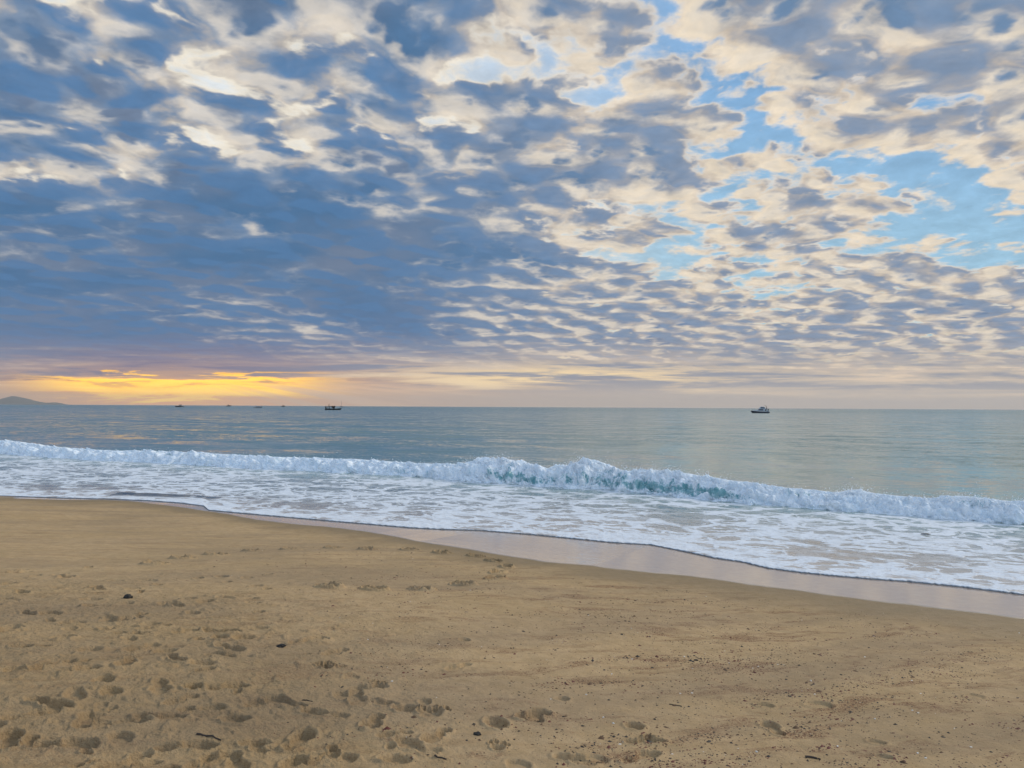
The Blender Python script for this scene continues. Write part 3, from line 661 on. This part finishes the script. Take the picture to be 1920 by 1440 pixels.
# ------------------------------------------------------------------ boats
def bm_obj(name, verts, faces, mat, parent=None, smooth=False, bevel=0.0):
    me = bpy.data.meshes.new(name); bm = bmesh.new()
    vv = [bm.verts.new(v) for v in verts]
    for f in faces:
        try: bm.faces.new([vv[i] for i in f])
        except ValueError: pass
    if bevel: bmesh.ops.bevel(bm, geom=bm.edges[:], offset=bevel, segments=2, affect='EDGES', profile=0.6)
    bmesh.ops.recalc_face_normals(bm, faces=bm.faces[:])
    if smooth:
        for f in bm.faces: f.smooth = True
    bm.to_mesh(me); bm.free(); me.materials.append(mat)
    o = bpy.data.objects.new(name, me); COL.objects.link(o)
    if parent: o.parent = parent
    return o
def hull(name, L, beam, sheer_bow, sheer_stern, mat, parent, draft=0.5, rake=0.12, ns_=16):
    """bow towards +x, waterline at z = 0"""
    V_, F_ = [], []
    for i in range(ns_ + 1):
        t = i/ns_; x = -L/2 + L*t
        hb = beam/2*(0.90 + .10*math.sin(min(1, t*2)*math.pi/2))*(1 - max(0, (t - .45)/.55)**2.2)
        hb = max(hb, 0.02); zs_ = sheer_stern + (sheer_bow - sheer_stern)*t**2.0
        xr = x + rake*L*(max(0, t - .6)/.4)**2*1.0
        sect = [(xr, hb, zs_), (x + .6*(xr - x), hb*.96, zs_*.45), (x, hb*(.80 if t < .8 else .6), 0.0), (x - .1*L*max(0, t - .7), 0.0, -draft*(1 - max(0, t - .75)*2))]
        V_ += sect + [(p[0], -p[1], p[2]) for p in sect[-2::-1]] + [(xr, 0, zs_ + .04)]
    m_ = 8
    for i in range(ns_):
        for j in range(6):
            a = i*m_ + j; F_.append((a, a + 1, a + m_ + 1, a + m_))
        a = i*m_; F_.append((a, a + m_, a + m_ + 7, a + 7)); F_.append((a + 7, a + m_ + 7, a + m_ + 6, a + 6))
    F_.append(tuple(range(7))); e = ns_*m_; F_.append(tuple(range(e, e + 7)))
    return bm_obj(name, V_, F_, mat, parent)
def block(name, prof_, w0, w1, mat, parent, bevel=0.04):
    """side outline (x,z) given width; width tapers from w0 at the foot to w1 at the top"""
    z0, z1 = min(p[1] for p in prof_), max(p[1] for p in prof_); n_ = len(prof_); V_ = []
    for sgn in (1, -1):
        for x, z in prof_: V_.append((x, sgn*0.5*(w0 + (w1 - w0)*(z - z0)/max(1e-6, z1 - z0)), z))
    F_ = [tuple(range(n_)), tuple(range(2*n_ - 1, n_ - 1, -1))] + [(i, (i + 1) % n_, n_ + (i + 1) % n_, n_ + i) for i in range(n_)]
    return bm_obj(name, V_, F_, mat, parent, bevel=bevel)
def tube(name, pts, rad, mat, parent, n_=6, taper=1.0):
    V_, F_ = [], []
    for i, p in enumerate(pts):
        p = Vector(p); d_ = (Vector(pts[min(i + 1, len(pts) - 1)]) - Vector(pts[max(i - 1, 0)])).normalized()
        a = d_.orthogonal().normalized(); b_ = d_.cross(a); r_ = rad*(1 + (taper - 1)*i/(len(pts) - 1))
        for k in range(n_): V_.append(p + (a*math.cos(2*math.pi*k/n_) + b_*math.sin(2*math.pi*k/n_))*r_)
    for i in range(len(pts) - 1):
        for k in range(n_): F_.append((i*n_ + k, i*n_ + (k + 1) % n_, (i + 1)*n_ + (k + 1) % n_, (i + 1)*n_ + k))
    F_.append(tuple(range(n_))); F_.append(tuple(range((len(pts) - 1)*n_, len(pts)*n_)))
    return bm_obj(name, V_, F_, mat, parent)
def thing(name, label, cat, loc, rot=0.0, group=None):
    o = bpy.data.objects.new(name, None); COL.objects.link(o); o.location = loc; o.rotation_euler = (0, 0, rot); o.empty_display_size = .5
    return tag(o, label, cat, group)
M_white = plain('white gelcoat', (.42, .46, .50), .3); M_navy = plain('navy hull paint', (.018, .024, .05), .3); M_glass = plain('tinted glass', (.01, .014, .018), .08, .6)
M_dark = plain('dark fittings', (.02, .022, .025), .5); M_grey = plain('grey deck paint', (.20, .22, .24), .6); M_wake = M_spray
M_black = plain('black hull paint', (.008, .014, .018), .6, .2); M_canvas = plain('canvas', (.025, .03, .035), .8, .2); M_alu = plain('mast alloy', (.10, .095, .09), .5)
def place(px, py):
    """where a boat whose waterline shows at this point of the view sits on the sea"""
    p = on_plane(px, py, 0.0); return p
def facing(px, left):
    """heading square to the line of sight, bow to the left or right"""
    t = math.atan2((px - 960), F_PX); return (math.pi - t) if left else -t

# motor yacht, bow to the left
p = place(1426, 774.6); k = math.hypot(*p)/F_PX*math.cos(math.atan2(p[0], p[1]))**1.5                # metres per pixel there
my = thing('motor_yacht', 'white motor yacht with a navy hull and flybridge, right of centre on the sea', 'boat', (p[0], p[1], 0), facing(1426, True) + .12)
L = 34*k; q_ = lambda pts: [(x*k, z*k) for x, z in pts]
hull('hull', L*.93, 3.6, 4.7*k, 2.6*k, M_navy, my, rake=.09)
block('deck_trim', q_([(-15, 2.6), (-6, 3.4), (8, 4.2), (16, 4.7), (12.8, 5.6), (8, 5.9), (0, 4.9), (-15, 3.2)]), 3.3, 2.9, M_white, my)
cb = block('cabin', q_([(-6.8, 3.4), (7.2, 4.8), (5.0, 6.9), (3.2, 8.6), (-8.5, 8.2), (-7.0, 6.0)]), 3.0, 2.6, M_white, my)
block('window', q_([(-4.6, 5.0), (6.0, 5.2), (3.9, 7.6), (-4.6, 7.6)]), 3.02, 2.80, M_glass, cb, bevel=.01)
fb = block('flybridge', q_([(-10, 8.3), (3.4, 8.6), (0.3, 12.0), (-1, 12.5), (-4.6, 12.4), (-7.4, 11.2), (-8, 9.4)]), 2.65, 2.2, M_white, my)
block('windscreen', q_([(-6.8, 9.3), (1.2, 9.5), (-0.2, 11.3), (-6.8, 11.1)]), 2.72, 2.42, M_glass, fb, bevel=.01)
block('cockpit_cover', q_([(-15, 3.0), (-6.7, 3.4), (-6.7, 8.2), (-14.6, 8.4), (-14.4, 7.4), (-9, 7.5), (-9, 4.3), (-14.2, 4.2)]), 2.7, 2.5, M_dark, my, bevel=.01)
block('tender', q_([(-13.4, 4.4), (-9.2, 4.5), (-9.0, 6.6), (-10.5, 7.4), (-13.2, 6.4)]), 2.2, 1.8, M_white, my, bevel=.06)
for sy_ in (-1.2, 1.2): tube('support_post', [(-14.4*k, sy_, 3*k), (-14.5*k, sy_, 8.4*k)], .09, M_dark, my)
block('radar', q_([(-11.6, 8.4), (-10.4, 8.4), (-10.5, 11.2), (-11.5, 11.4)]), .7, .5, M_dark, my, bevel=.02)
tube('aerial', [(-10.6*k, .5, 11*k), (-7.0*k, .5, 15.8*k)], .08, M_dark, my); tube('aerial', [(-10.8*k, -.5, 11*k), (-11.8*k, -.5, 14.2*k)], .07, M_dark, my)
tube('bow_rail', [(6*k, 1.3, 6.6*k), (12*k, .8, 6.8*k), (16.8*k, 0, 6.6*k), (12*k, -.8, 6.8*k), (6*k, -1.3, 6.6*k)], .035, M_alu, my)

# fishing boat, bow to the right
p = place(624, 768.7); k = math.hypot(*p)/F_PX*math.cos(math.atan2(p[0], p[1]))**1.5
fbt = thing('fishing_boat', 'dark fishing boat with open wheelhouse and short mast, just left of the sailing boat', 'boat', (p[0], p[1], 0), facing(624, False) - .08)
L = 30.5*k
hull('hull', L*.94, 3.6, 3.5*k, 1.7*k, M_black, fbt, rake=.08)
block('wheelhouse', q_([(-2.8, 7.2), (4.8, 7.2), (3.5, 3.8), (3.4, 1.6), (1.0, 1.6), (1.0, 3.8), (-1.6, 4.2)][::-1]), 2.7, 2.6, M_black, fbt, bevel=.02)
block('roof', q_([(-9.4, 6.8), (5.2, 6.9), (4.6, 7.7), (-9.2, 7.6)]), 2.9, 2.7, M_canvas, fbt, bevel=.03)
for x0_, x1_ in ((-7.0, -5.0), (-9.0, -8.6)):
    for sy_ in (-1.15, 1.15): tube('support_post', [(x0_*k, sy_, 1.5*k), (x1_*k, sy_, 7*k)], .16, M_black, fbt)
block('outboard_motor', q_([(-13.8, 1.2), (-10.8, 1.2), (-11.4, 4.4), (-11.6, 7.2), (-13.2, 7.6), (-13.6, 6.0)]), 1.6, 1.2, M_black, fbt, bevel=.06)
tube('mast', [(-7*k, 0, 7*k), (-7*k, 0, 11.8*k)], .22, M_dark, fbt, taper=.6)
block('low_rail', q_([(-10.6, 1.7), (2.8, 2.0), (2.8, 3.0), (-10.6, 2.6)]), 3.3, 3.2, M_dark, fbt, bevel=.02)

# sailing boat far behind it, sails down
p = place(641, 763.7); k = math.hypot(*p)/F_PX*math.cos(math.atan2(p[0], p[1]))**1.5
sb = thing('sailing_boat', 'tiny sailing boat with a tall bare mast on the horizon behind the fishing boat', 'boat', (p[0], p[1], 0), facing(641, False))
hull('hull', 8*k, 3.2, 1.3*k, .9*k, M_grey, sb); block('cabin', [(-2*k, 1*k), (1.6*k, 1*k), (1.0*k, 1.7*k), (-1.8*k, 1.7*k)], 2, 1.7, M_dark, sb)
tube('mast', [(-.6*k, 0, 1*k), (-.6*k, 0, 13.6*k)], .20, M_alu, sb, taper=.7); tube('boom', [(-.6*k, 0, 2.3*k), (-3.6*k, 0, 2.4*k)], .22, M_canvas, sb)

def small_boat(px, py, Lp, left, label, canopy, dark, pole=False):
    p = place(px, py); k = 1.3*math.hypot(*p)/F_PX*math.cos(math.atan2(p[0], p[1]))**1.5; L = Lp*k/1.15
    b_ = thing('motor_boat', label, 'boat', (p[0], p[1], 0), facing(px, left), 'small boats near the horizon below the sunrise')
    hm = M_black if dark else M_grey
    hull('hull', L*.9, .26*L, 1.9*k, 1.0*k, hm, b_)
    cbn = block('cabin', [(-L*.16, .9*k), (L*.18, 1.1*k), (L*.10, 2.4*k), (-L*.14, 2.4*k)], .2*L, .17*L, hm, b_, bevel=.03)
    block('window', [(-L*.10, 1.6*k), (L*.10, 1.6*k), (L*.06, 2.2*k), (-L*.10, 2.2*k)], .197*L, .180*L, M_glass, cbn, bevel=.005)
    if canopy:
        block('canopy', [(-L*.24, 2.9*k), (L*.16, 2.9*k), (L*.10, 3.6*k), (-L*.2, 3.6*k)], .22*L, .2*L, M_canvas, b_, bevel=.03)
        for sx_ in (-L*.2, L*.1):
            for sy_ in (-.09*L, .09*L): tube('support_post', [(sx_, sy_, 1*k), (sx_, sy_, 3*k)], .07, M_dark, b_)
    if pole: tube('outrigger', [(L*.15, 0, 1.6*k), (L*.55, 0, 3.7*k)], .16, M_dark, b_, taper=.6)
    return b_
small_boat(338, 763.2, 15, True, 'small dark cabin boat with a raised canopy, leftmost of the far boats', True, True)
small_boat(428.5, 762.0, 8, False, 'tiny low motor boat on the horizon, second of the far boats from the left', False, True)
small_boat(483, 765.0, 15, False, 'low grey motor boat with a slanting outrigger pole over its bow', False, False, True)
small_boat(531, 762.6, 6, False, 'tiniest dark motor boat, alone between the outrigger boat and the fishing boat', False, True)

# ------------------------------------------------------------------ far headland, left
v = ray(44, 758); dist_h = 19000.0; hd = np.array([v[0], v[1]])/math.hypot(v[0], v[1]); sd_ = np.array([hd[1], -hd[0]]); azh = math.atan2(v[0], v[1]); kk = dist_h/F_PX*math.cos(azh)**2; kz = dist_h/F_PX*math.cos(azh)
hp = [(-130, 2), (-90, 5), (-60, 4), (-30, 5), (-12, 7), (0, 9), (10, 12.5), (20, 15.6), (26, 16.4), (32, 15.9), (40, 14), (52, 11.5), (64, 8), (76, 5), (88, 3.4), (98, 4.2), (106, 4.4), (114, 3.2), (122, 1.2), (128, -0.5)]
nxh, nyh = 220, 26; xsx = np.linspace(-130, 128, nxh); ridge_z = np.interp(xsx, *zip(*hp))
XX, YY = np.meshgrid(xsx, np.linspace(-1, 1, nyh)); env_ = (1 - YY**2)**.75
HZ = np.interp(XX, *zip(*hp))*kz*.93*env_*(1 + .10*fbm(P1, XX/14., YY*2.2, octv=4)*(1 - env_*.4)) - 2.0 + 6.5*env_
cpx = XX - 44.0
GX = hd[0]*dist_h + sd_[0]*cpx*kk + hd[0]*YY*1500; GY = hd[1]*dist_h + sd_[1]*cpx*kk + hd[1]*YY*1500
M_hill = plain('bush covered slope', (.075, .085, .065), .95, .1, var=.4, scale=.01)
hill = mesh_np('hills', np.stack([GX, GY, HZ], -1).reshape(-1, 3), grid_faces(nyh, nxh)[:, ::-1], M_hill); tag(hill, kind='structure')

# ------------------------------------------------------------------ single finds on the beach
def lump_obj(name, label, cat, px, py, size, mat, ang=0.0, seed=1, sink=0.25, group=None, rough=.25, z=None):
    g = hit_sand(px, py) if z is None else on_plane(px, py, z); bm = bmesh.new(); bmesh.ops.create_icosphere(bm, subdivisions=4, radius=1.0)
    P_ = Perlin(seed)
    co = np.array([v_.co[:] for v_ in bm.verts]); n1 = fbm(P_, co[:, 0]*1.5, co[:, 1]*1.5, co[:, 2]*1.5, octv=4, gain=.6)
    for v_, q in zip(bm.verts, n1):
        v_.co *= (1 + rough*q); v_.co.x *= size[0]/2; v_.co.y *= size[1]/2; v_.co.z *= size[2]/2
    for f in bm.faces: f.smooth = True
    me = bpy.data.meshes.new(name); bm.to_mesh(me); bm.free(); me.materials.append(mat)
    o = bpy.data.objects.new(name, me); COL.objects.link(o); zz = z_at(*g) if z is None else z
    o.location = (g[0], g[1], zz + size[2]*(.5 - sink)); o.rotation_euler = (0, 0, ang); return tag(o, label, cat, group)
M_weed = plain('wet dark weed', (.022, .017, .012), .55, .4, var=.4, scale=60); M_rock = plain('dark stone', (.03, .027, .022), .7, .3, var=.35, scale=40)
M_wood = plain('wet driftwood', (.055, .040, .030), .6, .3, var=.4, scale=50); M_shell = plain('bleached shell', (.78, .75, .68), .4, .4, var=.08, scale=80)
lump_obj('stone', 'dark round stone half buried beside a print in the left of the sand', 'stone', 240, 1124, (.085, .07, .06), M_rock, .3, 21, .35)
lump_obj('seaweed_clump', 'black clump of seaweed lying in a hollow left of the centre of the sand', 'seaweed', 527, 1212, (.07, .055, .028), M_weed, .4, 22, .3, rough=.6)
lump_obj('seed_pod', 'small smooth black seed pod alone on the flat sand right of centre', 'pod', 1305, 1238, (.042, .020, .016), M_wood, -.2, 23, .2, rough=.1)
lump_obj('stone', 'small black pebble above the paw print at the bottom centre', 'stone', 895, 1382, (.048, .036, .022), M_rock, .1, 24, .3)
lump_obj('seaweed_clump', 'dark wad of weed caught at the rim of a hollow, lower right of centre', 'seaweed', 1217, 1389, (.06, .05, .03), M_weed, .8, 25, .3, rough=.6)
lump_obj('seaweed_clump', 'dark weed floating on the foam in front of the breaker, far right', 'seaweed', 1735, 1001, (.19, .08, .025), M_weed, -.2, 26, .45, rough=.6, z=.045)
def stick(label, px, py, L, rad, ang, mat, cat='stick', name='driftwood_stick', bend=.15):
    g = hit_sand(px, py); z0 = z_at(*g); pts = []
    for i in range(9):
        t = i/8 - .5; x_ = t*L; y_ = bend*L*(.25 - t*t); ca, sa = math.cos(ang), math.sin(ang)
        gx, gy = g[0] + x_*ca - y_*sa, g[1] + x_*sa + y_*ca
        pts.append((gx - g[0], gy - g[1], z_at(gx, gy) - z0 + rad*.6))
    o = tube(name, pts, rad, mat, None, 8, .55); o.location = (g[0], g[1], z0); return tag(o, label, cat)
stick('thick dark stub of driftwood among red weed at the bottom right', 1524, 1424, .085, .008, -.45, M_wood, bend=.5)
stick('thin bent dark twig on the sand below the seed pod', 1266, 1323, .09, .004, -.5, M_wood, name='twig')
stick('short black stick on the trodden sand at the bottom left of centre', 577, 1316, .07, .0045, -.15, M_wood)
stick('short dark strip shaped as the shadow beside a hollow at the bottom centre', 826, 1425, .07, .005, -.2, M_wood)  # no stick here: a dark strip standing in for the hollow's shadow
stick('slim brown twig lying beside the deep round print at the bottom left', 392, 1385, .16, .006, -.3, M_wood, name='twig')
for i, (px, py) in enumerate([(1185,1237),(1147,1264),(1099,1304),(1131,1349),(1150,1359),(1710,1333),(1640,1349),(1735,1423),(1720,1413),(1418,1411),(735,1279),(690,1197),(1820,1400),(1570,1400)]):
    lump_obj('shell_fragment', 'tiny chip of white shell among the weed scraps', 'shell', px, py, (.016, .011, .006), M_shell, i*1.3, 40 + i, .2, 'white shell chips on the sand', rough=.4)

# ------------------------------------------------------------------ sea air
hz_d = 5.2e-5
if True:
    me = bpy.data.meshes.new('haze'); bm = bmesh.new(); bmesh.ops.create_cube(bm, size=1.0)
    for v_ in bm.verts: v_.co = Vector((v_.co.x*44000, v_.co.y*44000, -16 + (v_.co.z + .5)*286))
    bm.to_mesh(me); bm.free(); ho = bpy.data.objects.new('haze', me); COL.objects.link(ho)
    mt = bpy.data.materials.new('sea haze'); mt.use_nodes = True; mt.node_tree.nodes.clear(); n = NT(mt.node_tree)
    o_ = n.new('ShaderNodeOutputMaterial'); pv = n.new('ShaderNodeVolumePrincipled')
    pv.inputs['Color'].default_value = (.88, .84, .80, 1); pv.inputs['Density'].default_value = hz_d; pv.inputs['Anisotropy'].default_value = 0.2
    n.l.new(pv.outputs[0], o_.inputs['Volume']); mt.cycles.homogeneous_volume = True; me.materials.append(mt)
    tag(ho, 'thin pale sea haze over the water', 'haze', kind='stuff')
